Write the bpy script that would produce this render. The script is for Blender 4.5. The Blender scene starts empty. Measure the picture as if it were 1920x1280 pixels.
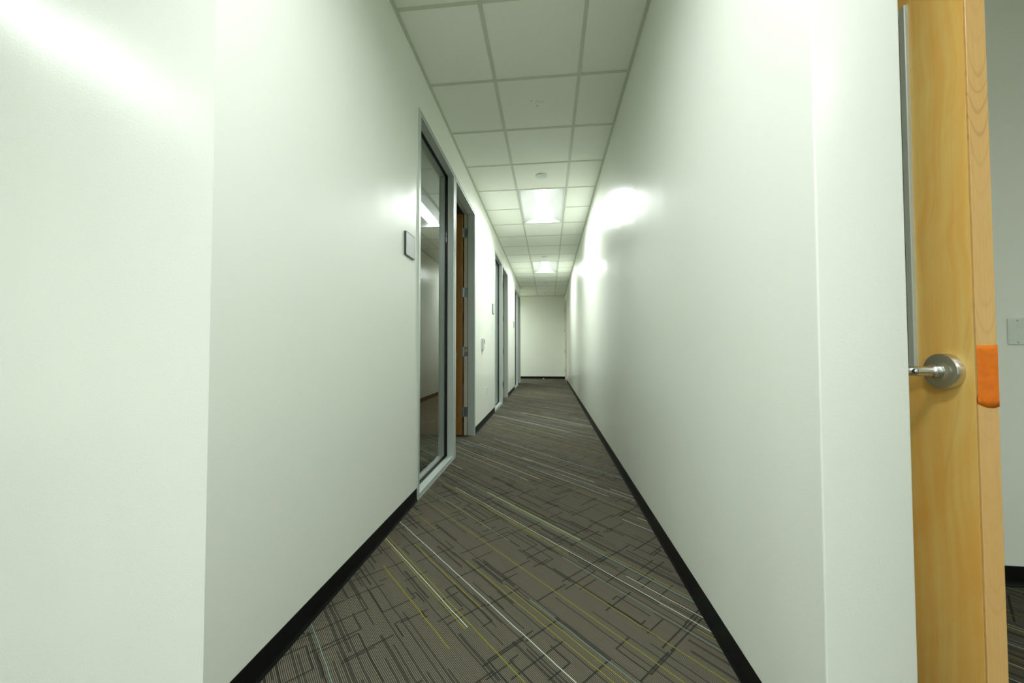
import bpy, bmesh, math, random
from mathutils import Vector, Matrix
R = math.radians
S = bpy.context.scene
C = S.collection

# ------------------------------------------------------------------ camera
EYE = 1.007
cam = bpy.data.objects.new('camera', bpy.data.cameras.new('camera'))
C.objects.link(cam); S.camera = cam
cam.data.sensor_width = 36.0
cam.data.lens = 682.8 * 36.0 / 1920.0
cam.data.clip_start = 0.02
cam.matrix_world = (Matrix.Translation((0, 0, EYE)) @ Matrix.Rotation(0.100, 4, 'Z')
                    @ Matrix.Rotation(math.pi/2 + 0.0259, 4, 'X') @ Matrix.Rotation(-0.0015, 4, 'Z'))

# ------------------------------------------------------------------ world, exposure
w = bpy.data.worlds.new('world'); S.world = w; w.use_nodes = True
w.node_tree.nodes['Background'].inputs[0].default_value = (0.5, 0.55, 0.45, 1)
w.node_tree.nodes['Background'].inputs[1].default_value = 0.02
S.view_settings.view_transform = 'Standard'; S.view_settings.look = 'None'
S.view_settings.gamma = 1; S.view_settings.use_curve_mapping = False
S.view_settings.exposure = 0.14
LAMP_COLOR = (0.945, 1.0, 1.0, 1)
LAMP = dict(corridor=39.0, side=12.0, mouth=43.0, back=106.0, right=14.0, end=60.0)   # watts; back and right drive added, unseen fixtures

# ------------------------------------------------------------------ layout (metres)
CEIL = 2.994
XL, XR = -0.889, 0.587          # corridor side walls
YL, YR = 0.8755, 0.8574         # corridor mouth corners
YEND = 13.25
TEE_X, TEE_Y, T = -0.383, 1.998, 0.6096
SETS = (2.400, 5.962, 9.524)    # starts of the window + door frames
SW, SH = 0.955, 2.69            # frame width, height
D0 = 0.975                      # door frame start inside a set
LEFT_END = 11.47
TOP = 3.16

# ------------------------------------------------------------------ node helpers
class NT:
    def __init__(s, name):
        s.m = bpy.data.materials.new(name); s.m.use_nodes = True
        s.t = s.m.node_tree; s.n = s.t.nodes; s.l = s.t.links
        s.b = s.n['Principled BSDF']
    def new(s, kind, **kw):
        x = s.n.new(kind)
        for k, v in kw.items(): setattr(x, k, v)
        return x
    def put(s, sock, v):
        if isinstance(v, bpy.types.NodeSocket): s.l.new(v, sock)
        elif isinstance(v, tuple) and len(v) == 3 and sock.type == 'RGBA': sock.default_value = (*v, 1)
        else: sock.default_value = v
    def op(s, o, a, b=None, c=None, clamp=False):
        x = s.new('ShaderNodeMath', operation=o); x.use_clamp = clamp
        for i, v in enumerate((a, b, c)):
            if v is not None: s.put(x.inputs[i], v)
        return x.outputs[0]
    def mix(s, f, a, b, kind='MIX'):
        x = s.new('ShaderNodeMix', data_type='RGBA', blend_type=kind)
        s.put(x.inputs[0], f); s.put(x.inputs[6], a); s.put(x.inputs[7], b)
        return x.outputs[2]
    def xyz(s, x, y, z=0.0):
        c = s.new('ShaderNodeCombineXYZ')
        for i, v in enumerate((x, y, z)): s.put(c.inputs[i], v)
        return c.outputs[0]
    def coord(s): return s.new('ShaderNodeTexCoord').outputs['Object']
    def sep(s, v):
        c = s.new('ShaderNodeSeparateXYZ'); s.put(c.inputs[0], v); return c.outputs
    def white(s, x, y=0.0, seed=0.0):
        n = s.new('ShaderNodeTexWhiteNoise', noise_dimensions='3D')
        s.put(n.inputs['Vector'], s.xyz(x, y, seed)); return n
    def noise(s, vec, scale, detail=2.0, rough=0.5, dist=0.0):
        n = s.new('ShaderNodeTexNoise'); s.put(n.inputs['Vector'], vec)
        n.inputs['Scale'].default_value = scale; n.inputs['Detail'].default_value = detail
        n.inputs['Roughness'].default_value = rough; n.inputs['Distortion'].default_value = dist
        return n.outputs[0]
    def ramp(s, v, lo, hi):
        x = s.new('ShaderNodeMapRange'); s.put(x.inputs[0], v)
        x.inputs[1].default_value = lo; x.inputs[2].default_value = hi
        return x.outputs[0]
    def bump(s, h, dist, strength=1.0):
        x = s.new('ShaderNodeBump'); s.put(x.inputs['Height'], h)
        x.inputs['Distance'].default_value = dist; x.inputs['Strength'].default_value = strength
        s.l.new(x.outputs[0], s.b.inputs['Normal'])
    def set(s, **kw):
        for k, v in kw.items(): s.put(s.b.inputs[k.replace('_', ' ')], v)
        return s

def paint(name, col, rough=0.28, bump=0.0002, spec=0.5):
    m = NT(name); c = m.coord()
    n = m.noise(c, 220, 2); n2 = m.noise(c, 1.3, 1)
    m.put(m.b.inputs['Base Color'], m.mix(m.ramp(n2, 0.3, 0.7), tuple(x*0.985 for x in col), col))
    m.set(Roughness=rough, Specular_IOR_Level=spec)
    sp3 = m.sep(c); big = m.noise(m.xyz(m.op('MULTIPLY', sp3[0], 2.), m.op('MULTIPLY', sp3[1], 2.3), m.op('MULTIPLY', sp3[2], 0.7)), 1.0, 1)
    m.bump(m.op('ADD', m.op('MULTIPLY', n, bump), m.op('MULTIPLY', big, 0.010)), 1.0, 1.0)
    return m.m
def plain(name, col, rough=0.5, metal=0.0, spec=0.5, scale=60, var=0.06):
    m = NT(name); n = m.noise(m.coord(), scale, 2)
    m.put(m.b.inputs['Base Color'], m.mix(n, tuple(x*(1-var) for x in col), tuple(min(1, x*(1+var)) for x in col)))
    m.set(Roughness=rough, Metallic=metal, Specular_IOR_Level=spec)
    return m.m
def brushed(name, col, rough=0.34, axis=2):
    m = NT(name); s = m.sep(m.coord()); k = [400., 400., 400.]; k[axis] = 6.
    v = m.xyz(*[m.op('MULTIPLY', s[i], k[i]) for i in range(3)])
    n = m.noise(v, 1.0, 2)
    m.put(m.b.inputs['Base Color'], m.mix(n, tuple(x*0.93 for x in col), col))
    m.set(Roughness=rough, Metallic=1.0)
    return m.m

M = {}
M['wall'] = paint('wall_paint', (0.876, 0.91, 0.818), 0.29)
M['wall_lobby'] = paint('lobby_wall_paint', (0.876, 0.91, 0.818), 0.29)
M['office'] = paint('office_wall_paint', (0.66, 0.68, 0.56), 0.5)
M['beige'] = plain('beige_enamel', (0.62, 0.55, 0.40), 0.4)
M['beige_liner'] = plain('beige_primer', (0.60, 0.58, 0.47), 0.5)
M['base'] = plain('black_rubber', (0.003, 0.0035, 0.0035), 0.45, spec=0.22)
M['alu'] = plain('satin_aluminium', (0.60, 0.66, 0.61), 0.36, 0.30, var=0.03)
M['gasket'] = plain('black_gasket', (0.004, 0.005, 0.005), 0.5)
M['tee'] = plain('grid_enamel', (0.60, 0.64, 0.51), 0.5)
M['steel'] = brushed('brushed_steel', (0.50, 0.50, 0.48))
M['steel_turned'] = brushed('turned_steel', (0.66, 0.67, 0.63), 0.33, 0)
M['hinge'] = brushed('hinge_steel', (0.42, 0.47, 0.48), 0.36)
M['sign'] = plain('sign_grey', (0.70, 0.72, 0.72), 0.3)
M['dark_plastic'] = plain('dark_plastic', (0.015, 0.018, 0.016), 0.4)
M['white_plastic'] = plain('white_plastic', (0.74, 0.76, 0.71), 0.35)
M['screen'] = plain('lcd_grey', (0.10, 0.12, 0.10), 0.2)
M['plate_painted'] = plain('painted_plate', (0.72, 0.78, 0.69), 0.35)
M['lamp_pan'] = plain('lamp_pan', (0.86, 0.88, 0.85), 0.45)
M['hole'] = plain('hole_dark', (0.012, 0.013, 0.01), 0.9)
M['sticker'] = plain('tan_paper', (0.50, 0.40, 0.20), 0.6)
M['slab'] = plain('slab_grey', (0.3, 0.3, 0.28), 0.9)

m = NT('orange_tape'); c = m.coord(); n = m.noise(c, 45, 3)
m.put(m.b.inputs['Base Color'], m.mix(m.ramp(n, 0.3, 0.7), (0.72, 0.15, 0.001), (0.88, 0.21, 0.002)))
m.set(Roughness=0.6); m.bump(m.noise(c, 60, 3), 0.0002); M['tape'] = m.m

m = NT('ceiling_tile_mineral'); c = m.coord()
fine = m.noise(c, 170, 4, 0.8); oi = m.new('ShaderNodeObjectInfo').outputs['Random']; pores = m.ramp(m.noise(c, 420, 1), 0.66, 0.74)
m.put(m.b.inputs['Base Color'], m.mix(m.op('MULTIPLY', pores, 0.35), m.mix(m.op('ADD', m.op('MULTIPLY', m.ramp(fine, 0.35, 0.65), 0.65), m.op('MULTIPLY', oi, 0.35)), (0.84, 0.88, 0.75), (0.97, 0.985, 0.91)), (0.40, 0.42, 0.34)))
m.set(Roughness=0.85, Specular_IOR_Level=0.2); m.bump(fine, 0.0012); M['tile'] = m.m

def diffuser(name, power):
    m = NT(name); s = m.sep(m.coord())
    rib = m.op('ADD', m.op('MULTIPLY', m.op('SINE', m.op('MULTIPLY', s[0], 420.)), 0.06), 0.94)
    m.set(Base_Color=(0.9, 0.9, 0.9), Roughness=0.5)
    m.put(m.b.inputs['Emission Color'], LAMP_COLOR); m.put(m.b.inputs['Emission Strength'], m.op('MULTIPLY', rib, power)); M[name] = m.m
diffuser('diffuser', 8.0)


m = NT('clear_glass'); m.set(Base_Color=(0.86, 0.95, 0.90), Roughness=0.0, IOR=1.5)
m.b.inputs['Transmission Weight'].default_value = 1.0; M['glass'] = m.m

def wood(name, c1, c2, flitch, fig_scale, rough, pink=0.0):
    """maple veneer: vertical grain, flitches side by side along local y"""
    m = NT(name); c = m.coord(); s = m.sep(c)
    col = m.op('FLOOR', m.op('DIVIDE', m.op('ADD', s[1], 10.0), flitch))
    wn = m.white(col, 4.0, 1.0)
    warp = m.noise(c, 2.0, 2)
    gr = m.noise(m.xyz(m.op('MULTIPLY', s[0], 40.), m.op('ADD', m.op('MULTIPLY', s[1], 40.), m.op('MULTIPLY', warp, 4.)), m.op('MULTIPLY', s[2], 1.6)), 1.0, 4, 0.6)
    fig = m.noise(m.xyz(s[0], m.op('ADD', m.op('MULTIPLY', s[1], 2.), m.op('MULTIPLY', col, 7.3)), m.op('ADD', m.op('MULTIPLY', s[2], fig_scale), m.op('MULTIPLY', s[1], 5.))), 1.0, 4, 0.6, 0.8)
    f = m.op('ADD', m.op('MULTIPLY', gr, 0.70), m.op('MULTIPLY', fig, 0.40))
    base = m.mix(m.ramp(f, 0.36, 0.74), c1, c2)
    base = m.mix(m.op('MULTIPLY', wn.outputs[0], 0.30), base, tuple(x*0.78 for x in c1))
    streak = m.ramp(m.noise(m.xyz(0.0, m.op('MULTIPLY', s[1], 6.), m.op('ADD', m.op('MULTIPLY', s[2], 3.2), m.op('MULTIPLY', s[1], 11.))), 1.0, 3, 0.6, 1.2), 0.60, 0.72)
    base = m.mix(m.op('MULTIPLY', streak, 0.22), base, tuple(x*0.5 for x in c1))
    m.put(m.b.inputs['Base Color'], base); m.set(Roughness=rough, Specular_IOR_Level=0.5)
    m.b.inputs['Coat Weight'].default_value = 0.25; m.b.inputs['Coat Roughness'].default_value = 0.25
    return m.m
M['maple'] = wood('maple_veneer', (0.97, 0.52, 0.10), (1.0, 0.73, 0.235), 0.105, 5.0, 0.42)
M['maple_shaded'] = wood('shaded_maple_veneer', (0.33, 0.15, 0.025), (0.45, 0.22, 0.045), 0.15, 4.0, 0.45)  # same maple as the near door, dim office shade put into the colour
m = NT('maple_edge'); c = m.coord(); s = m.sep(c)
dd = m.op('MULTIPLY', m.op('SUBTRACT', s[0], 0.022), 22.)
ring = m.op('SINE', m.op('ADD', m.op('MULTIPLY', m.op('SUBTRACT', m.op('MULTIPLY', s[2], 1.6), m.op('MULTIPLY', m.op('MULTIPLY', dd, dd), 0.5)), 60.), m.op('MULTIPLY', m.noise(c, 5, 2), 16.)))
gn = m.noise(m.xyz(m.op('MULTIPLY', s[0], 300.), s[1], m.op('MULTIPLY', s[2], 5.)), 1.0, 3)
patch = m.ramp(m.noise(m.xyz(0., 0., s[2]), 2.2, 2), 0.48, 0.62)
f = m.op('MULTIPLY', m.ramp(ring, 0.6, 1.0), m.op('ADD', m.op('MULTIPLY', patch, 0.35), 0.05))
b = m.mix(gn, (0.64, 0.38, 0.125), (0.78, 0.50, 0.19))
m.put(m.b.inputs['Base Color'], m.mix(f, b, (0.42, 0.20, 0.06))); m.set(Roughness=0.32)
M['maple_edge'] = m.m

# carpet: tufted ribs at 45 degrees with coloured yarn lines and dark outlined rectangles
m = NT('ribbed_carpet'); c = m.coord(); s = m.sep(c); k = math.sqrt(.5)
wob = m.op('MULTIPLY', m.op('SUBTRACT', m.noise(c, 9, 2), 0.5), 0.006)
u = m.op('MULTIPLY', m.op('SUBTRACT', s[0], s[1]), k)
v = m.op('ADD', m.op('MULTIPLY', m.op('ADD', s[0], s[1]), k), wob)
P = 0.0052
rv = m.op('DIVIDE', v, P); row = m.op('FLOOR', rv); fr = m.op('FRACT', rv)
ribh = m.op('SINE', m.op('MULTIPLY', fr, math.pi))
def seg(rowv, seed, L, share, keep):
    a = m.white(rowv, 0.0, seed)
    on = m.op('LESS_THAN', a.outputs[0], share)
    sh = m.white(rowv, 1.0, seed)
    g = m.op('FLOOR', m.op('ADD', m.op('DIVIDE', u, L), m.op('MULTIPLY', sh.outputs[0], 17.)))
    p = m.op('LESS_THAN', m.white(rowv, g, seed + .5).outputs[0], keep)
    return m.op('MULTIPLY', on, p)
def rects(cu, cv, seed, keep, wd, su=0.0, sv=0.0):
    U = m.op('ADD', m.op('DIVIDE', u, cu), su); V = m.op('ADD', m.op('DIVIDE', v, cv), sv)
    iu = m.op('FLOOR', U); U2 = m.op('ADD', U, m.op('MULTIPLY', m.white(m.op('FLOOR', V), 5., seed).outputs[0], 1.0))
    iu = m.op('FLOOR', U2); iv = m.op('FLOOR', V)
    n = m.white(iu, iv, seed); nc = m.new('ShaderNodeSeparateColor'); m.put(nc.inputs[0], n.outputs[1])
    hx = m.op('MULTIPLY', m.op('ADD', m.op('MULTIPLY', nc.outputs[0], 0.32), 0.14), cu)
    hy = m.op('MULTIPLY', m.op('ADD', m.op('MULTIPLY', nc.outputs[1], 0.32), 0.14), cv)
    du = m.op('SUBTRACT', m.op('ABSOLUTE', m.op('MULTIPLY', m.op('SUBTRACT', m.op('FRACT', U2), 0.5), cu)), hx)
    dv = m.op('SUBTRACT', m.op('ABSOLUTE', m.op('MULTIPLY', m.op('SUBTRACT', m.op('FRACT', V), 0.5), cv)), hy)
    d = m.op('ABSOLUTE', m.op('MAXIMUM', du, dv))
    # each side of the outline may be missing
    ang = m.op('ADD', m.op('MULTIPLY', m.op('GREATER_THAN', m.op('FRACT', U2), 0.5), 2.), m.op('GREATER_THAN', m.op('FRACT', V), 0.5))
    side = m.op('ADD', ang, m.op('MULTIPLY', m.op('GREATER_THAN', du, dv), 5.))
    gap = m.op('LESS_THAN', m.white(m.op('ADD', iu, m.op('MULTIPLY', side, 0.137)), iv, seed + 2.).outputs[0], 0.66)
    return m.op('MULTIPLY', m.op('MULTIPLY', m.op('LESS_THAN', d, wd/2), m.op('LESS_THAN', nc.outputs[2], keep)), gap)
def ticks(cu, cv, seed, keep, wd):          # single short dark strokes across the ribs
    V = m.op('DIVIDE', v, cv); iv = m.op('FLOOR', V)
    U = m.op('ADD', m.op('DIVIDE', u, cu), m.op('MULTIPLY', m.white(iv, 2., seed).outputs[0], 9.)); iu = m.op('FLOOR', U)
    n = m.white(iu, iv, seed + 1.)
    return m.op('MULTIPLY', m.op('LESS_THAN', m.op('FRACT', U), wd/cu), m.op('LESS_THAN', n.outputs[0], keep))
dark = rects(0.34, 0.23, 11., 0.50, 0.0060)
for a in (rects(0.21, 0.28, 23., 0.36, 0.0055, .37, .41), rects(0.40, 0.15, 37., 0.36, 0.0055, .73, .19), ticks(0.23, 0.17, 41., 0.42, 0.0065), ticks(0.31, 0.11, 43., 0.40, 0.0055), ticks(0.19, 0.24, 45., 0.22, 0.006)):
    dark = m.op('MAXIMUM', dark, a)
row2 = m.op('FLOOR', m.op('DIVIDE', v, P*2))
streakd = m.op('MAXIMUM', seg(row, 51., 0.34, 0.26, 0.50), seg(row2, 53., 0.24, 0.16, 0.35))
fuzz = m.noise(c, 520, 2, 0.7)
yarn = m.mix(m.ramp(fuzz, 0.3, 0.7), (0.104, 0.093, 0.063), (0.190, 0.172, 0.120))
shade = m.white(row2, m.op('FLOOR', m.op('MULTIPLY', u, 1.7)), 77.).outputs[0]
yarn = m.mix(m.op('MULTIPLY', shade, 0.30), yarn, (0.10, 0.10, 0.085))
darkc = (0.016, 0.020, 0.017)
col = m.mix(m.op('MULTIPLY', streakd, 0.60), yarn, darkc)
col = m.mix(m.op('MULTIPLY', dark, 0.80), col, darkc)
core = m.ramp(ribh, 0.45, 0.75)
wl = m.op('MULTIPLY', seg(row, 61., 0.85, 0.047, 0.60), core)
yl = m.op('MULTIPLY', seg(row, 63., 0.62, 0.035, 0.60), core)
row_b = m.op('ADD', row, 2.)
yl = m.op('MAXIMUM', yl, m.op('MULTIPLY', m.op('MULTIPLY', seg(row_b, 61., 0.85, 0.047, 0.60), core), m.op('LESS_THAN', m.white(row_b, 9., 3.).outputs[0], 0.55)))
tl = m.op('MULTIPLY', seg(row, 65., 0.70, 0.030, 0.55), core)
groove = m.ramp(ribh, 0.25, 0.85)
col = m.mix(m.op('SUBTRACT', 1.0, groove), col, (0.010, 0.010, 0.007))
col = m.mix(tl, col, (0.17, 0.24, 0.20))
col = m.mix(yl, col, (0.26, 0.235, 0.030))
col = m.mix(wl, col, (0.50, 0.56, 0.47))
m.put(m.b.inputs['Base Color'], col); m.set(Roughness=0.95, Specular_IOR_Level=0.15)
m.bump(m.op('ADD', m.op('MULTIPLY', ribh, 0.6), m.op('MULTIPLY', fuzz, 0.5)), 0.0016, 0.8)
M['carpet'] = m.m

# ------------------------------------------------------------------ mesh helpers
def link(name, me, mat, parent=None, loc=None):
    o = bpy.data.objects.new(name, me); C.objects.link(o)
    mats = mat if isinstance(mat, (list, tuple)) else [mat]
    if len(me.materials) == 0:
        for x in mats: me.materials.append(M[x])
    if parent: o.parent = parent
    if loc: o.location = loc
    return o
def tag(o, label=None, cat=None, group=None, kind=None):
    if label: o['label'] = label
    if cat: o['category'] = cat
    if group: o['group'] = group
    if kind: o['kind'] = kind
    return o
def empty(name, loc=(0, 0, 0), rz=0.0):
    o = bpy.data.objects.new(name, None); C.objects.link(o)
    o.location = loc; o.rotation_euler.z = rz; o.empty_display_size = 0.1
    return o
def add_box(bm, x0, x1, y0, y1, z0, z1, bev=0.0, seg=1):
    g = bmesh.ops.create_cube(bm, size=1.0)['verts']
    for q in g:
        q.co = Vector(((x0+x1)/2 + q.co.x*(x1-x0), (y0+y1)/2 + q.co.y*(y1-y0), (z0+z1)/2 + q.co.z*(z1-z0)))
    if bev:
        es = list({e for q in g for e in q.link_edges})
        bmesh.ops.bevel(bm, geom=es, offset=bev, segments=seg, affect='EDGES', profile=0.5)
def to_mesh(bm, name, smooth=False, mi=None):
    bmesh.ops.recalc_face_normals(bm, faces=bm.faces)
    me = bpy.data.meshes.new(name); bm.to_mesh(me); bm.free()
    if smooth:
        me.shade_smooth()
        try: me.set_sharp_from_angle(angle=R(35))
        except Exception: pass
    return me
def boxes(name, L, mat, parent=None, bev=0.0, loc=None, seg=1):
    bm = bmesh.new()
    for b in L: add_box(bm, *b, bev, seg)
    return link(name, to_mesh(bm, name, seg > 1), mat, parent, loc)
def loft(bm, A, B, cap=True):
    va = [bm.verts.new(p) for p in A]; vb = [bm.verts.new(p) for p in B]; n = len(A)
    for i in range(n): bm.faces.new((va[i], va[(i+1) % n], vb[(i+1) % n], vb[i]))
    if cap: bm.faces.new(va); bm.faces.new(vb[::-1])
def add_lathe(bm, prof, origin, axis, seg=40):
    """prof: (radius, height) pairs; height along axis"""
    ax = Vector(axis).normalized(); a = ax.orthogonal().normalized(); b = ax.cross(a); rings = []
    for r, h in prof:
        if r < 1e-6: rings.append([bm.verts.new(Vector(origin) + ax*h)])
        else: rings.append([bm.verts.new(Vector(origin) + ax*h + a*r*math.cos(2*math.pi*i/seg) + b*r*math.sin(2*math.pi*i/seg)) for i in range(seg)])
    for p, q in zip(rings, rings[1:]):
        for i in range(seg):
            j = (i+1) % seg
            if len(p) == 1 and len(q) == 1: continue
            if len(p) == 1: bm.faces.new((p[0], q[i], q[j]))
            elif len(q) == 1: bm.faces.new((p[i], q[0], p[j]))
            else: bm.faces.new((p[i], q[i], q[j], p[j]))
def lathe(name, prof, origin, axis, mat, parent=None, seg=40, loc=None):
    bm = bmesh.new(); add_lathe(bm, prof, origin, axis, seg)
    return link(name, to_mesh(bm, name, True), mat, parent, loc)
def add_tube(bm, pts, r, seg=20):
    pts = [Vector(p) for p in pts]; rings = []
    for i, p in enumerate(pts):
        d = (pts[min(i+1, len(pts)-1)] - pts[max(i-1, 0)]).normalized()
        up = Vector((0, 0, 1)); a = d.cross(up).normalized(); b = a.cross(d)
        rings.append([bm.verts.new(p + a*r*math.cos(2*math.pi*t/seg) + b*r*math.sin(2*math.pi*t/seg)) for t in range(seg)])
    for p, q in zip(rings, rings[1:]):
        for i in range(seg): bm.faces.new((p[i], q[i], q[(i+1) % seg], p[(i+1) % seg]))
    bm.faces.new(rings[0][::-1]); bm.faces.new(rings[-1])
def copy_tree(o, parent=None):
    c = o.copy(); C.objects.link(c)
    if parent: c.parent = parent
    for ch in list(o.children): copy_tree(ch, c)
    return c

# ------------------------------------------------------------------ setting: floor, walls
def struct(o, label=None): return tag(o, label, None, None, 'structure')
struct(boxes('floor', [(-5.2, 4.2, -4.2, 13.6, -0.12, 0.0)], 'carpet'), 'brown ribbed carpet floor with white, yellow and black line pattern')

segs = [(YL, SETS[0])] + [(a + D0 + SW, b) for a, b in zip(SETS, SETS[1:])] + [(SETS[2] + D0 + SW, LEFT_END)]
WT = 0.115
L = [(XL - WT, XL, a, b, 0, TOP) for a, b in segs] + [(XL - WT, XL, a, a + D0 + SW, SH, TOP) for a in SETS]
struct(boxes('wall_left', L, 'wall', bev=0.0), 'pale green corridor wall with three glazed door sets')
struct(boxes('wall_front_left', [(-5.1, XL - WT, YL, YL + 0.12, 0, TOP)], 'wall_lobby'), 'pale wall turning away from the corridor mouth')
RDY0, RDY1 = 12.02, 12.97
struct(boxes('wall_right', [(XR, 0.765, YR, RDY0, 0, TOP), (XR, 0.765, RDY1, YEND, 0, TOP), (XR, 0.765, RDY0, RDY1, 2.66, TOP)], 'wall', bev=0.004, seg=3),
       'long glossy pale wall without windows, ending at the wooden door')
struct(boxes('wall_end', [(-5.1, 4.1, YEND, YEND + 0.15, 0, TOP)], 'wall'), 'pale wall closing the far end of the corridor')
DX0, DX1 = 1.075, 1.855        # doorway of the near wooden door
struct(boxes('wall_alcove', [(0.757, DX0 - 0.05, 1.79, 1.91, 0, TOP), (DX1 + 0.05, 3.3, 1.79, 1.91, 0, TOP), (DX0 - 0.05, DX1 + 0.05, 1.79, 1.91, 2.69, TOP)], 'wall_lobby'),
       'greenish wall behind the wooden door with a blank switch plate')
struct(boxes('wall_lobby_right', [(3.18, 3.3, -4.1, 1.79, 0, TOP)], 'wall_lobby'))
struct(boxes('wall_back', [(-5.1, 3.3, -4.2, -4.08, 0, TOP)], 'wall_lobby'))
struct(boxes('wall_lobby_left', [(-5.2, -5.1, -4.2, YL, 0, TOP)], 'wall_lobby'))
struct(boxes('wall_side_room', [(4.1, 4.2, 1.91, 13.4, 0, TOP), (0.757, 4.1, 4.6, 4.7, 0, TOP), (3.3, 4.2, 1.79, 1.91, 0, TOP)], 'office'))
struct(boxes('wall_office', [(-5.1, -5.0, 1.0, 13.4, 0, TOP), (-5.0, XL - WT, 5.05, 5.17, 0, TOP), (-5.0, XL - WT, 8.62, 8.74, 0, TOP), (-5.0, XL - WT, LEFT_END - 0.02, LEFT_END + 0.10, 0, TOP)], 'office'))
# ------------------------------------------------------------------ baseboards (rubber cove)
BP = [(0, 0), (0.011, 0), (0.0105, 0.003), (0.006, 0.010), (0.0035, 0.020), (0.003, 0.081), (0.002, 0.084), (0, 0.084)]
def baseboard(name, runs):
    bm = bmesh.new()
    for (x0, y0), (x1, y1), (nx, ny) in runs:
        loft(bm, [(x0 + nx*d, y0 + ny*d, h) for d, h in BP], [(x1 + nx*d, y1 + ny*d, h) for d, h in BP])
    return struct(link(name, to_mesh(bm, name), 'base'), None)
for a, b in segs: baseboard('baseboard_left', [((XL, a), (XL, b), (1, 0))])
baseboard('baseboard_front', [((-5.1, YL), (XL, YL), (0, -1))])
baseboard('baseboard_right', [((XR, YR), (XR, RDY0 - 0.02), (-1, 0))])
baseboard('baseboard_right', [((XR, RDY1 + 0.02), (XR, YEND), (-1, 0))])
baseboard('baseboard_stub', [((XR, YR), (0.765, YR), (0, -1)), ((0.765, YR), (0.765, 1.79), (1, 0))])
baseboard('baseboard_end', [((-5.0, YEND), (XR, YEND), (0, -1))])
baseboard('baseboard_alcove', [((DX1 + 0.05, 1.79), (3.18, 1.79), (0, -1)), ((0.757, 1.79), (DX0 - 0.05, 1.79), (0, -1))])
baseboard('baseboard_lobby', [((3.18, -4.08), (3.18, 1.79), (-1, 0)), ((-5.1, -4.08), (-5.1, YL), (1, 0)), ((-5.1, -4.08), (3.18, -4.08), (0, 1))])
baseboard('baseboard_office', [((-5.0, 5.05), (XL - WT, 5.05), (0, -1)), ((-5.0, 8.62), (XL - WT, 8.62), (0, -1)), ((-5.0, 1.0), (-5.0, 5.05), (1, 0))])

# ------------------------------------------------------------------ ceiling: tees, wall angles, lay-in tiles
ceil = struct(boxes('ceiling', [(-5.2, 4.2, -4.2, 13.5, TOP, TOP + 0.1)], 'slab'), 'suspended ceiling of square mineral tiles in a metal grid')
HT = 0.0112                      # half flange
tile_cache = {}
def tile(x0, x1, y0, y1):
    a, b = round(x1 - x0, 4), round(y1 - y0, 4)
    if (a, b) not in tile_cache:
        bm = bmesh.new(); add_box(bm, -a/2, a/2, -b/2, b/2, 0, 0.014, 0.002)
        tile_cache[(a, b)] = to_mesh(bm, 'ceiling_tile')
    return link('ceiling_tile', tile_cache[(a, b)], 'tile', ceil, ((x0+x1)/2, (y0+y1)/2, CEIL + 0.003 + random.uniform(0, .0008)))
random.seed(4)
LAMP_SLOTS = set()
def row(k): return TEE_Y + k*T
cor_lamps = [(-0.383, 4), (-0.383, 10)]
lob_lamps = [(-0.383 - 5*T, -5), (-0.383, -4), (-0.383 - 2*T, -9), (-0.383 + 3*T, -7)]  # side and mouth follow bright spots on walls; back and right added to brighten
end_lamps = [(-0.383 - 4*T, 16)]
for x, k in cor_lamps + lob_lamps + end_lamps:
    for q in (k, k + 1): LAMP_SLOTS.add((round((x + 0.383)/T), q))
def field(x0, x1, y0, y1):
    i0 = math.floor((x0 - TEE_X)/T); i1 = math.ceil((x1 - TEE_X)/T)
    k0 = math.floor((y0 - TEE_Y)/T); k1 = math.ceil((y1 - TEE_Y)/T)
    for i in range(i0, i1):
        for kk in range(k0, k1):
            a, b = max(x0, TEE_X + i*T), min(x1, TEE_X + (i+1)*T)
            c, d = max(y0, row(kk)), min(y1, row(kk+1))
            if b - a < 0.03 or d - c < 0.03 or (i, kk) in LAMP_SLOTS: continue
            tile(a + 0.002, b - 0.002, c + 0.002, d - 0.002)
    zf = (CEIL, CEIL + 0.0022)
    for i in range(i0 + 1, i1):
        x = TEE_X + i*T
        boxes('main_tee', [(x - HT, x + HT, y0, y1, *zf), (x - .001, x + .001, y0, y1, CEIL + .003, CEIL + .036)], 'tee', ceil)
    for kk in range(k0 + 1, k1):
        y = row(kk)
        for i in range(i0, i1):
            a, b = max(x0, TEE_X + i*T), min(x1, TEE_X + (i+1)*T)
            if b - a < 0.05 or ((i, kk) in LAMP_SLOTS and (i, kk-1) in LAMP_SLOTS): continue
            boxes('cross_tee', [(a + HT + .0006, b - HT - .0006, y - HT, y + HT, CEIL + .0004, CEIL + .0026)], 'tee', ceil)
field(XL, XR, YL, LEFT_END)
field(-5.0, XR, LEFT_END + 0.10, YEND)
field(-5.1, 3.18, -4.08, YL)
field(0.757, 3.18, YL, 1.79)
# wall angles
def angle(x0, x1, y0, y1): boxes('wall_angle', [(x0, x1, y0, y1, CEIL - .0012, CEIL + .001)], 'tee', ceil)
AW = 0.022
angle(XL, XL + AW, YL, LEFT_END); angle(XR - AW, XR, YL, YEND)
angle(-5.0, XR, YEND - AW, YEND); angle(-5.1, XL, YL - AW, YL); angle(-5.0, XL, LEFT_END + .10, LEFT_END + .10 + AW)
angle(0.757, 3.18, 1.79 - AW, 1.79); angle(3.18 - AW, 3.18, -4.08, 1.79); angle(XR, 0.765, YR - AW, YR); angle(.757, .757 + AW, YR, 1.79)
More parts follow.
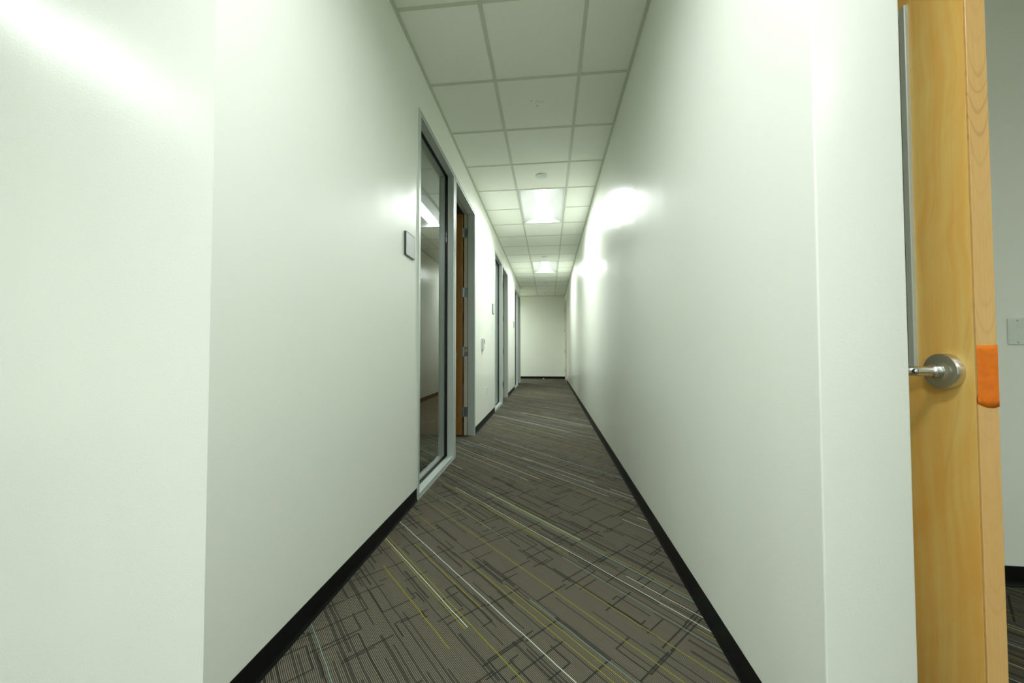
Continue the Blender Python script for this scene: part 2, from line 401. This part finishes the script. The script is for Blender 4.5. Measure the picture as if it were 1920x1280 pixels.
# the strip between the two fields over the left wall end
boxes('ceiling_tile', [(XL + AW, XR - AW, LEFT_END + .002, LEFT_END + 0.098, CEIL + .0032, CEIL + .015)], 'tile', ceil)
struct(boxes('ceiling_office', [(-5.0, XL - WT, 1.0, LEFT_END - .02, CEIL, CEIL + .03)], 'tile'))
struct(boxes('ceiling_side_room', [(0.757, 4.1, 1.91, 4.6, CEIL, CEIL + .03)], 'tile'))
# small holes left by screws in the second middle tile
bm = bmesh.new()
for x, y, r in ((-0.085, 2.915, .0045), (-0.063, 2.865, .003), (-0.038, 2.872, .0035), (-0.088, 2.862, .003), (-0.128, 2.855, .0035), (-0.052, 2.88, .002)):
    add_lathe(bm, [(0, 0), (r, 0), (r, .001), (0, .001)], (x, y, CEIL + .0024), (0, 0, 1), 8)
link('screw_holes', to_mesh(bm, 'screw_holes'), 'hole', ceil)['kind'] = 'stuff'

# ------------------------------------------------------------------ recessed troffers
def make_lamp(key):
    root = empty('ceiling_light')
    W2, L2 = T/2 - 0.013, T - 0.013
    fr = 0.012
    bm = bmesh.new(); z = 0.0035
    for b in ((-W2, W2, -L2, -L2 + fr), (-W2, W2, L2 - fr, L2), (-W2, -W2 + fr, -L2 + fr, L2 - fr), (W2 - fr, W2, -L2 + fr, L2 - fr)):
        add_box(bm, *b, z, z + 0.006)
    link('frame', to_mesh(bm, 'frame'), 'lamp_pan', root)
    # curved reflector wings and end caps
    hw, he = W2 - fr, L2 - fr
    def wing(s):
        bm = bmesh.new(); n = 14; A = []
        for i in range(n + 1):
            t = i/n; x = s*(hw - (hw - 0.080)*t); A.append((x, 0.004 + 0.072*math.sin(t*math.pi/2)**1.0))
        out = [bm.verts.new((x, -he, zz)) for x, zz in A]; out2 = [bm.verts.new((x, he, zz)) for x, zz in A]
        for i in range(n): bm.faces.new((out[i], out[i+1], out2[i+1], out2[i]))
        me = to_mesh(bm, 'reflector', True); o = link('reflector', me, 'lamp_pan', root)
        md = o.modifiers.new('s', 'SOLIDIFY'); md.thickness = 0.001
    wing(1); wing(-1)
    for s in (-1, 1):
        bm = bmesh.new(); n = 20; top = []; bot = []
        for i in range(n + 1):
            x = -hw + 2*hw*i/n; ax = abs(x)
            zz = 0.078 if ax < 0.08 else 0.004 + 0.074*math.sin((hw - ax)/(hw - 0.08)*math.pi/2)
            top.append(bm.verts.new((x, s*(he - .020), zz))); bot.append(bm.verts.new((x, s*he, 0.004)))
        for i in range(n): bm.faces.new((top[i], top[i+1], bot[i+1], bot[i]))
        link('end_cap', to_mesh(bm, 'end_cap'), 'lamp_pan', root)
    # half-round central lens
    bm = bmesh.new(); n = 12; A = []
    for i in range(n + 1):
        t = math.pi*i/n; A.append((-0.080*math.cos(t), 0.074 - 0.018*math.sin(t)))
    A += [(0.080, 0.078), (-0.080, 0.078)]
    loft(bm, [(x, -he + .02, zz) for x, zz in A], [(x, he - .02, zz) for x, zz in A])
    link('lens', to_mesh(bm, 'lens', True), 'diffuser', root)
    ld = bpy.data.lights.new('tube', 'AREA'); ld.shape = 'RECTANGLE'; ld.size = 0.15; ld.size_y = 2*he - .05
    ld.energy = LAMP[key]; ld.color = LAMP_COLOR[:3]; ld.spread = R(162)
    lo = bpy.data.objects.new('tube', ld); C.objects.link(lo); lo.parent = root; lo.location = (0, 0, .053)
    boxes('housing', [(-W2 + .004, W2 - .004, -L2 + .004, L2 - .004, 0.084, 0.110)], 'lamp_pan', root)
    return root
lampA = make_lamp('corridor')
labels = ['lit ceiling light between the first window and the second, nearest one in the corridor',
          'lit ceiling light further down the corridor, second from the camera']
for i, (x, k) in enumerate(cor_lamps):
    o = lampA if i == 0 else copy_tree(lampA)
    o.location = (x + T/2, row(k + 1), CEIL)
    tag(o, labels[i], 'light', 'recessed lights in the corridor ceiling')
lab2 = ['recessed ceiling light over the open area beside the near wall', 'recessed ceiling light over the open area behind the corridor mouth', 'unseen recessed light added near the back wall to brighten the scene', 'unseen recessed light added before the wooden door to brighten the scene', 'recessed ceiling light in the side passage at the far end']
for i, (x, k) in enumerate(lob_lamps + end_lamps):
    o = make_lamp(('side', 'mouth', 'back', 'right', 'end')[i])
    o.location = (x + T/2, row(k + 1), CEIL)
    tag(o, lab2[i], 'light', 'recessed lights outside the corridor')

# ------------------------------------------------------------------ concealed sprinkler covers and one pendent sprinkler
cap_prof = [(0, -0.0065), (0.05, -0.006), (0.062, -0.004), (0.066, -0.001), (0.066, 0.002), (0, 0.002)]
caplab = ['round white cover plate on the ceiling just before the nearest light', 'round white cover plate on the ceiling just before the second light', 'round white cover plate on the ceiling beyond the second light']
for (x, y), lb in zip(((-0.072, 4.106), (-0.077, 7.69), (-0.078, 10.67)), caplab):
    tag(lathe('sprinkler_cover', cap_prof, (0, 0, 0), (0, 0, 1), 'white_plastic', loc=(x, y, CEIL)), lb, 'sprinkler cover', 'round covers in the corridor ceiling')
sp = tag(empty('pendent_sprinkler', (-0.13, 12.4, CEIL)), 'small white sprinkler head hanging from ceiling near the end wall', 'sprinkler')
lathe('escutcheon', [(0, -.004), (.03, -.006), (.038, -.001), (.038, .002), (0, .002)], (0, 0, 0), (0, 0, 1), 'white_plastic', sp, 24)
bm = bmesh.new(); add_lathe(bm, [(0, -.045), (.006, -.045), (.006, -.004), (0, -.004)], (0, 0, 0), (0, 0, 1), 12)
add_lathe(bm, [(0, -.055), (.016, -.053), (.016, -.050), (0, -.048)], (0, 0, 0), (0, 0, 1), 16)
for s in (-1, 1): add_tube(bm, [(s*.004, 0, -.010), (s*.014, 0, -.024), (s*.012, 0, -.040), (s*.002, 0, -.051)], .002, 8)
link('head', to_mesh(bm, 'head', True), 'white_plastic', sp)

# ------------------------------------------------------------------ aluminium window and door frames
FACE = [(0.010, 0), (0.010, .013), (0.003, .013), (0.003, .018), (0.008, .018), (0.008, .036)]
WIN_PROF = FACE + [(-0.125, .036), (-0.125, 0)]
DOOR_PROF = FACE + [(-0.073, .036), (-0.073, .022), (-0.125, .022), (-0.125, 0)]
def frame_members(root, y0, prof, sill):
    W, H = SW, SH
    def member(name, A, B):
        bm = bmesh.new(); loft(bm, A, B); link(name, to_mesh(bm, name), 'alu', root)
    zb = (lambda t: t) if sill else (lambda t: 0.0)
    member('jamb', [(x, y0 + t, zb(t)) for x, t in prof], [(x, y0 + t, H - t) for x, t in prof])
    member('jamb', [(x, y0 + W - t, zb(t)) for x, t in prof], [(x, y0 + W - t, H - t) for x, t in prof])
    member('head', [(x, y0 + t, H - t) for x, t in prof], [(x, y0 + W - t, H - t) for x, t in prof])
    if sill: member('sill', [(x, y0 + t, t) for x, t in prof], [(x, y0 + W - t, t) for x, t in prof])
def make_window():
    root = empty('window_1', (XL, SETS[0], 0))
    frame_members(root, 0, WIN_PROF, True)
    a, b = .036, SW - .036; zt = SH - .036; g = .007
    bm = bmesh.new()
    for x0, x1 in ((-.062, -.049), (-.076, -.070)):
        add_box(bm, x0, x1, a, a + g, a, zt); add_box(bm, x0, x1, b - g, b, a, zt)
        add_box(bm, x0, x1, a + g, b - g, a, a + g); add_box(bm, x0, x1, a + g, b - g, zt - g, zt)
    link('gasket', to_mesh(bm, 'gasket'), 'gasket', root)
    boxes('glass_pane', [(-.0695, -.0625, a + .001, b - .001, a + .001, zt - .001)], 'glass', root)
    return root
def make_hinge(parent, z, jx, jy):
    h = 0.114
    bm = bmesh.new()
    add_box(bm, -.124, -.076, jy - .0035, jy - .001, z - h/2, z + h/2)          # plate on the jamb rabbet
    add_box(bm, -.1370, -.1345, jy - .050, jy - .006, z - h/2, z + h/2)         # plate on the leaf edge
    for q in range(5):
        z0 = z - h/2 + q*h/5
        add_lathe(bm, [(0, 0), (.0065, 0), (.0065, h/5 - .0012), (0, h/5 - .0012)], (-.1305, jy - .0035, z0), (0, 0, 1), 14)
    for dz in (-.04, -.012, .018, .042):
        add_lathe(bm, [(0, 0), (.0042, 0), (.0030, .0012), (0, .0012)], (-.100 + (.012 if dz in (-.012, .018) else -.008), jy - .0035, z + dz), (0, -1, 0), 10)
    return link('hinge', to_mesh(bm, 'hinge'), 'hinge', parent)
HZ = (2.438, 1.716, 1.000, 0.280)
def make_door():
    root = empty('door_1', (XL, SETS[0], 0))
    frame_members(root, D0, DOOR_PROF, False)
    jy = D0 + SW - .022
    # leaf stands open 90 degrees into the office
    yf = jy - .052; th = .0445; x1 = -.1375; x0 = x1 - .885
    leaf = boxes('leaf', [(x0, x1, yf, yf + th, .012, 2.650)], 'maple_shaded', root, bev=.0012)
    for sy, yy in ((-1, yf), (1, yf + th)):
        bm = bmesh.new(); o = (x0 + .070, yy, .955)
        add_lathe(bm, [(0, 0), (.044, 0), (.044, .010), (.040, .016), (.014, .018), (.011, .022), (.011, .058), (0, .058)], o, (0, sy, 0), 28)
        add_tube(bm, [(o[0] - .008, yy + sy*.052, .955), (o[0] + .05, yy + sy*.054, .955), (o[0] + .12, yy + sy*.05, .953)], .009, 12)
        link('lever_handle', to_mesh(bm, 'lever_handle', True), 'steel', leaf)
    for i, z in enumerate(HZ): make_hinge(root, z, 0, jy)
    boxes('rabbet_liner', [(-.1245, -.080, jy - .0012, jy, .002, SH - .03)], 'beige_liner', root)
    boxes('silencer_strip', [(-.0795, -.0732, jy - .0035, jy, .002, SH - .03)], 'gasket', root)
    boxes('strike_plate', [(-.070, -.040, D0 + .0355, D0 + .0372, .90, 1.02), (-.040, .012, D0 + .0355, D0 + .0372, .93, .99)], 'steel', root)
    return root
winp, doorp = make_window(), make_door()
wl = ['tall floor-length aluminium window nearest the camera', 'tall floor-length window beyond the thermostat', 'tall floor-length window nearest the end wall']
dl = ['aluminium framed office doorway, wooden leaf open, next to nearest window', 'aluminium framed office doorway next to the middle window', 'aluminium framed office doorway next to the end of the corridor']
for i, y in enumerate(SETS):
    a = winp if i == 0 else copy_tree(winp); b = doorp if i == 0 else copy_tree(doorp)
    a.name = 'window_%d' % (i + 1); b.name = 'door_%d' % (i + 1)
    a.location.y = b.location.y = y
    struct(a, wl[i]); struct(b, dl[i])
mid = [h for h in doorp.children if h.name.startswith('hinge')][2]
bm = bmesh.new(); add_box(bm, -.019, .019, -.0006, .0006, -.019, .019)
st = link('sticker', to_mesh(bm, 'sticker'), 'sticker', mid, (-.100, D0 + SW - .0275, 1.012)); st.rotation_euler.y = R(35)
st['label'] = 'tan square paper sticker'

# ------------------------------------------------------------------ beige door at the far right
d4 = struct(empty('door_4', (XR, RDY0, 0)), 'beige painted door near the end wall, opposite the last doorway')
Wd = RDY1 - RDY0
for nm, L in (('jamb', [(-.012, .10, -.03, .02, 0, 2.68)]), ('jamb', [(-.012, .10, Wd - .02, Wd + .03, 0, 2.68)]), ('head', [(-.012, .10, .02, Wd - .02, 2.64, 2.69)])):
    boxes(nm, L, 'beige', d4, bev=.001)
boxes('leaf', [(-.006, .038, .023, Wd - .023, .012, 2.635)], 'beige', d4, bev=.001)
for z in (2.42, 1.72, 1.02, .32):
    bm = bmesh.new(); add_lathe(bm, [(0, -.055), (.008, -.055), (.008, .055), (0, .055)], (-.016, Wd - .023, z), (0, 0, 1), 14)
    add_box(bm, -.0135, -.012, Wd - .02, Wd + .012, z - .055, z + .055); add_box(bm, -.0135, -.006, Wd - .06, Wd - .023, z - .055, z + .055)
    link('hinge', to_mesh(bm, 'hinge'), 'beige' if z > 2 else 'hinge', d4)
bm = bmesh.new(); add_lathe(bm, [(0, 0), (.03, 0), (.03, .012), (.010, .014), (.010, .05), (0, .05)], (-.006, .09, .96), (-1, 0, 0), 20)
link('knob', to_mesh(bm, 'knob', True), 'steel', d4)
# rubber door stop by the end wall
tag(lathe('door_stop', [(0, 0), (.022, 0), (.020, .02), (.012, .045), (0, .047)], (0, 0, 0), (0, 0, 1), 'steel', loc=(-0.18, 12.98, 0), seg=18), 'small metal stop on carpet before the end wall', 'door stop')

# ------------------------------------------------------------------ near wooden door with lever, glass lite and orange tape
nd = struct(empty('door_5', (1.0155, 0.98, 0), R(-3.5)), 'maple veneered door standing open beside the right wall end, orange tape on its edge')
LW, TH = 0.815, 0.0415
LY0, LY1, LZ0, LZ1 = .152, .66, .955, 1.992
# leaf = veneered faces + lumber edge (each keeps its own grain)
leaf = boxes('leaf', [(.0, TH, .006, LY0, .012, 2.650), (.0, TH, LY1, LW, .012, 2.650), (.0, TH, LY0, LY1, .012, LZ0), (.0, TH, LY0, LY1, LZ1, 2.650)], 'maple', nd)
boxes('edge_strip', [(.0004, TH - .0004, .0, .006, .012, 2.650)], 'maple_edge', nd, bev=.0008)['label'] = 'pinkish solid maple edge'
bm = bmesh.new(); fw = .020
for xa, xb in ((-.009, .006), (TH - .006, TH + .009)):
    for b in ((LY0 - .004, LY0 + fw - .004, LZ0 - .004, LZ1 + .004), (LY1 - fw + .004, LY1 + .004, LZ0 - .004, LZ1 + .004), (LY0 + fw - .004, LY1 - fw + .004, LZ0 - .004, LZ0 + fw - .004), (LY0 + fw - .004, LY1 - fw + .004, LZ1 - fw + .004, LZ1 + .004)):
        add_box(bm, xa, xb, b[0], b[1], b[2], b[3], .002)
vl = link('glazing_frame', to_mesh(bm, 'glazing_frame'), 'alu', nd); vl['label'] = 'grey metal bead around the door glass'
boxes('glass_pane', [(.019, .0255, LY0 + .001, LY1 - .001, LZ0 + .001, LZ1 - .001)], 'glass', vl)
RY, RZ = .070, .953
NK = {-1: 1.0, 1: 0.62}
for s, xf in ((-1, 0.0), (1, TH)):
    ax = (s, 0, 0)
    hd = lathe('rose', [(0, 0), (.0455, 0), (.0455, .0155), (.0445, .0178), (.0430, .0185), (.0300, .0180), (.0225, .0188), (.0190, .0215), (.0, .0215)], (xf, RY, RZ), ax, 'steel_turned', nd, 56)
    hd['label'] = 'round brushed steel rose'
    bm = bmesh.new()
    add_lathe(bm, [(0, .020), (.0170, .020), (.0185, .026), (.0175, .034), (.0135, .038), (.0125, .042*NK[s]), (.0125, .073*NK[s]), (0, .073*NK[s])], (xf, RY, RZ), ax, 36)
    pts = []
    for i in range(8):
        t = i/7*math.pi/2
        pts.append((xf + s*(.062 + .022*math.sin(t))*NK[s], RY + .022*(1 - math.cos(t)), RZ))
    pts += [(xf + s*.084*NK[s], RY + .06, RZ - .0005), (xf + s*.083*NK[s], RY + .10, RZ - .001), (xf + s*.076*NK[s], RY + .122, RZ - .0015)]
    add_tube(bm, pts, .0122, 22)
    lv = link('lever', to_mesh(bm, 'lever', True), 'steel_turned', hd)
    if s < 0: lathe('keyhole', [(0, 0), (.0065, 0), (.0065, .0012), (0, .0012)], (xf + s*.078, RY - .0065, RZ), (0, -1, 0), 'dark_plastic', hd, 16)
# tape: irregular strip wrapped over the latch edge
bm = bmesh.new(); random.seed(9); n = 16; z0, z1 = .880, 1.018
rows_ = []
for i in range(n + 1):
    z = z0 + (z1 - z0)*i/n; j = .0015*math.sin(i*1.9) if 0 < i < n else 0
    xs = [(-.0003, .0022 + j*.5 if i < 3 else .0003), (-.0003, -.0002), (.0010, -.0005), (.015, -.0005), (.030, -.0005), (TH + .0002, -.0004), (TH + .0004, .002)]
    if i == 0: dz = [0, -.001, -.002, -.0085, -.010, -.006, -.003]
    elif i == n: dz = [-.002, 0, .001, .0005, .001, .002, 0]
    else: dz = [0]*7
    rows_.append([bm.verts.new((x, y, z + d)) for (x, y), d in zip(xs, dz)])
for a, b in zip(rows_, rows_[1:]):
    for i in range(6): bm.faces.new((a[i], a[i+1], b[i+1], b[i]))
tp = link('tape', to_mesh(bm, 'tape', True), 'tape', nd); tp['label'] = 'bright orange tape over the latch'
tp.modifiers.new('s', 'SOLIDIFY').thickness = 0.0002
for z in (2.42, 1.72, 1.02, .32):
    bm = bmesh.new(); add_lathe(bm, [(0, -.057), (.0065, -.057), (.0065, .057), (0, .057)], (TH + .004, LW + .004, z), (0, 0, 1), 14)
    add_box(bm, .004, TH + .002, LW, LW + .002, z - .057, z + .057)
    link('hinge', to_mesh(bm, 'hinge'), 'hinge', nd)
fr = struct(empty('trim_1', (0, 0, 0)), 'aluminium frame of the doorway behind the wooden door')
for nm, L in (('jamb', [(DX0 - .055, DX0 + .03, 1.782, 1.918, 0, 2.70)]), ('jamb', [(DX1 - .005, DX1 + .052, 1.782, 1.918, 0, 2.70)]), ('head', [(DX0 + .03, DX1 - .005, 1.782, 1.918, 2.66, 2.70)])):
    boxes(nm, L, 'alu', fr, bev=.001)
nd.location.y = 0.975

# ------------------------------------------------------------------ room signs, thermostat, outlets, blank plate
def rounded(bm, w, h, r, x0, x1, y, z, n=5):
    pts = []
    for cx, cz, a0 in ((w/2 - r, h/2 - r, 0), (-w/2 + r, h/2 - r, 90), (-w/2 + r, -h/2 + r, 180), (w/2 - r, -h/2 + r, 270)):
        for i in range(n + 1):
            a = R(a0 + 90*i/n); pts.append((y + cx + r*math.cos(a), z + cz + r*math.sin(a)))
    loft(bm, [(x0, a, b) for a, b in pts], [(x1, a, b) for a, b in pts])
def sign():
    root = empty('room_sign')
    bm = bmesh.new(); rounded(bm, .152, .152, .008, .0005, .0105, 0, 0); link('backing', to_mesh(bm, 'backing'), 'dark_plastic', root)
    bm = bmesh.new(); rounded(bm, .139, .139, .006, .0105, .0115, 0, 0); link('face_plate', to_mesh(bm, 'face_plate'), 'sign', root)
    return root
sp_ = sign()
sl = ['blank grey square room sign just before the nearest window', 'blank grey square room sign just before the middle window', 'blank grey square room sign just before the last window']
for i, y in enumerate(SETS):
    o = sp_ if i == 0 else copy_tree(sp_)
    o.location = (XL, (2.243, 5.80, 9.345)[i], 1.682); tag(o, sl[i], 'sign', 'room signs on the office wall')
th = tag(empty('thermostat', (XL, 4.84, 1.10)), 'white wall thermostat with small grey screen between first doorway and second window', 'thermostat')
bm = bmesh.new(); rounded(bm, .12, .175, .006, 0, .009, 0, -.01); link('wall_plate', to_mesh(bm, 'wall_plate'), 'white_plastic', th)
bm = bmesh.new(); rounded(bm, .11, .150, .008, .009, .030, 0, .004); link('body', to_mesh(bm, 'body'), 'white_plastic', th)
boxes('screen', [(.030, .0308, -.025, .030, .008, .062)], 'screen', th)
boxes('button', [(.030, .0325, -.012, .016, -.045, -.028)], 'white_plastic', th)
def outlet(loc, flip, label, mat='white_plastic'):
    o = tag(empty('wall_outlet', loc, flip), label, 'outlet', 'power outlets low on the corridor walls')
    bm = bmesh.new(); rounded(bm, .072, .116, .004, 0, .005, 0, 0); link('cover_plate', to_mesh(bm, 'cover_plate'), mat, o)
    for s in (-1, 1):
        bm = bmesh.new(); rounded(bm, .034, .028, .010, .005, .0075, 0, s*.020); q = link('socket', to_mesh(bm, 'socket'), mat, o)
        bm = bmesh.new()
        for yy in (-.006, .006): add_box(bm, .0075, .0078, yy - .001, yy + .001, s*.020, s*.020 + .008)
        link('slots', to_mesh(bm, 'slots'), 'dark_plastic', q)
    return o
outlet((XL, 5.155, .43), 0, 'white power outlet low on the wall below the thermostat')
outlet((XR, 9.95, .30), math.pi, 'white power outlet low on the long windowless wall')
bp = tag(empty('blank_plate', (2.02, 1.79, 1.088)), 'blank painted wall plate behind the wooden door', 'wall plate')
bm = bmesh.new(); add_box(bm, -.0355, .0355, -.006, 0, -.058, .058, .003); link('cover', to_mesh(bm, 'cover'), 'plate_painted', bp)
for z in (-.047, .047):
    for x in (.0,):
        lathe('screw', [(0, 0), (.0035, 0), (.003, .001), (0, .0012)], (x, -.006, z), (0, -1, 0), 'steel', bp, 12)
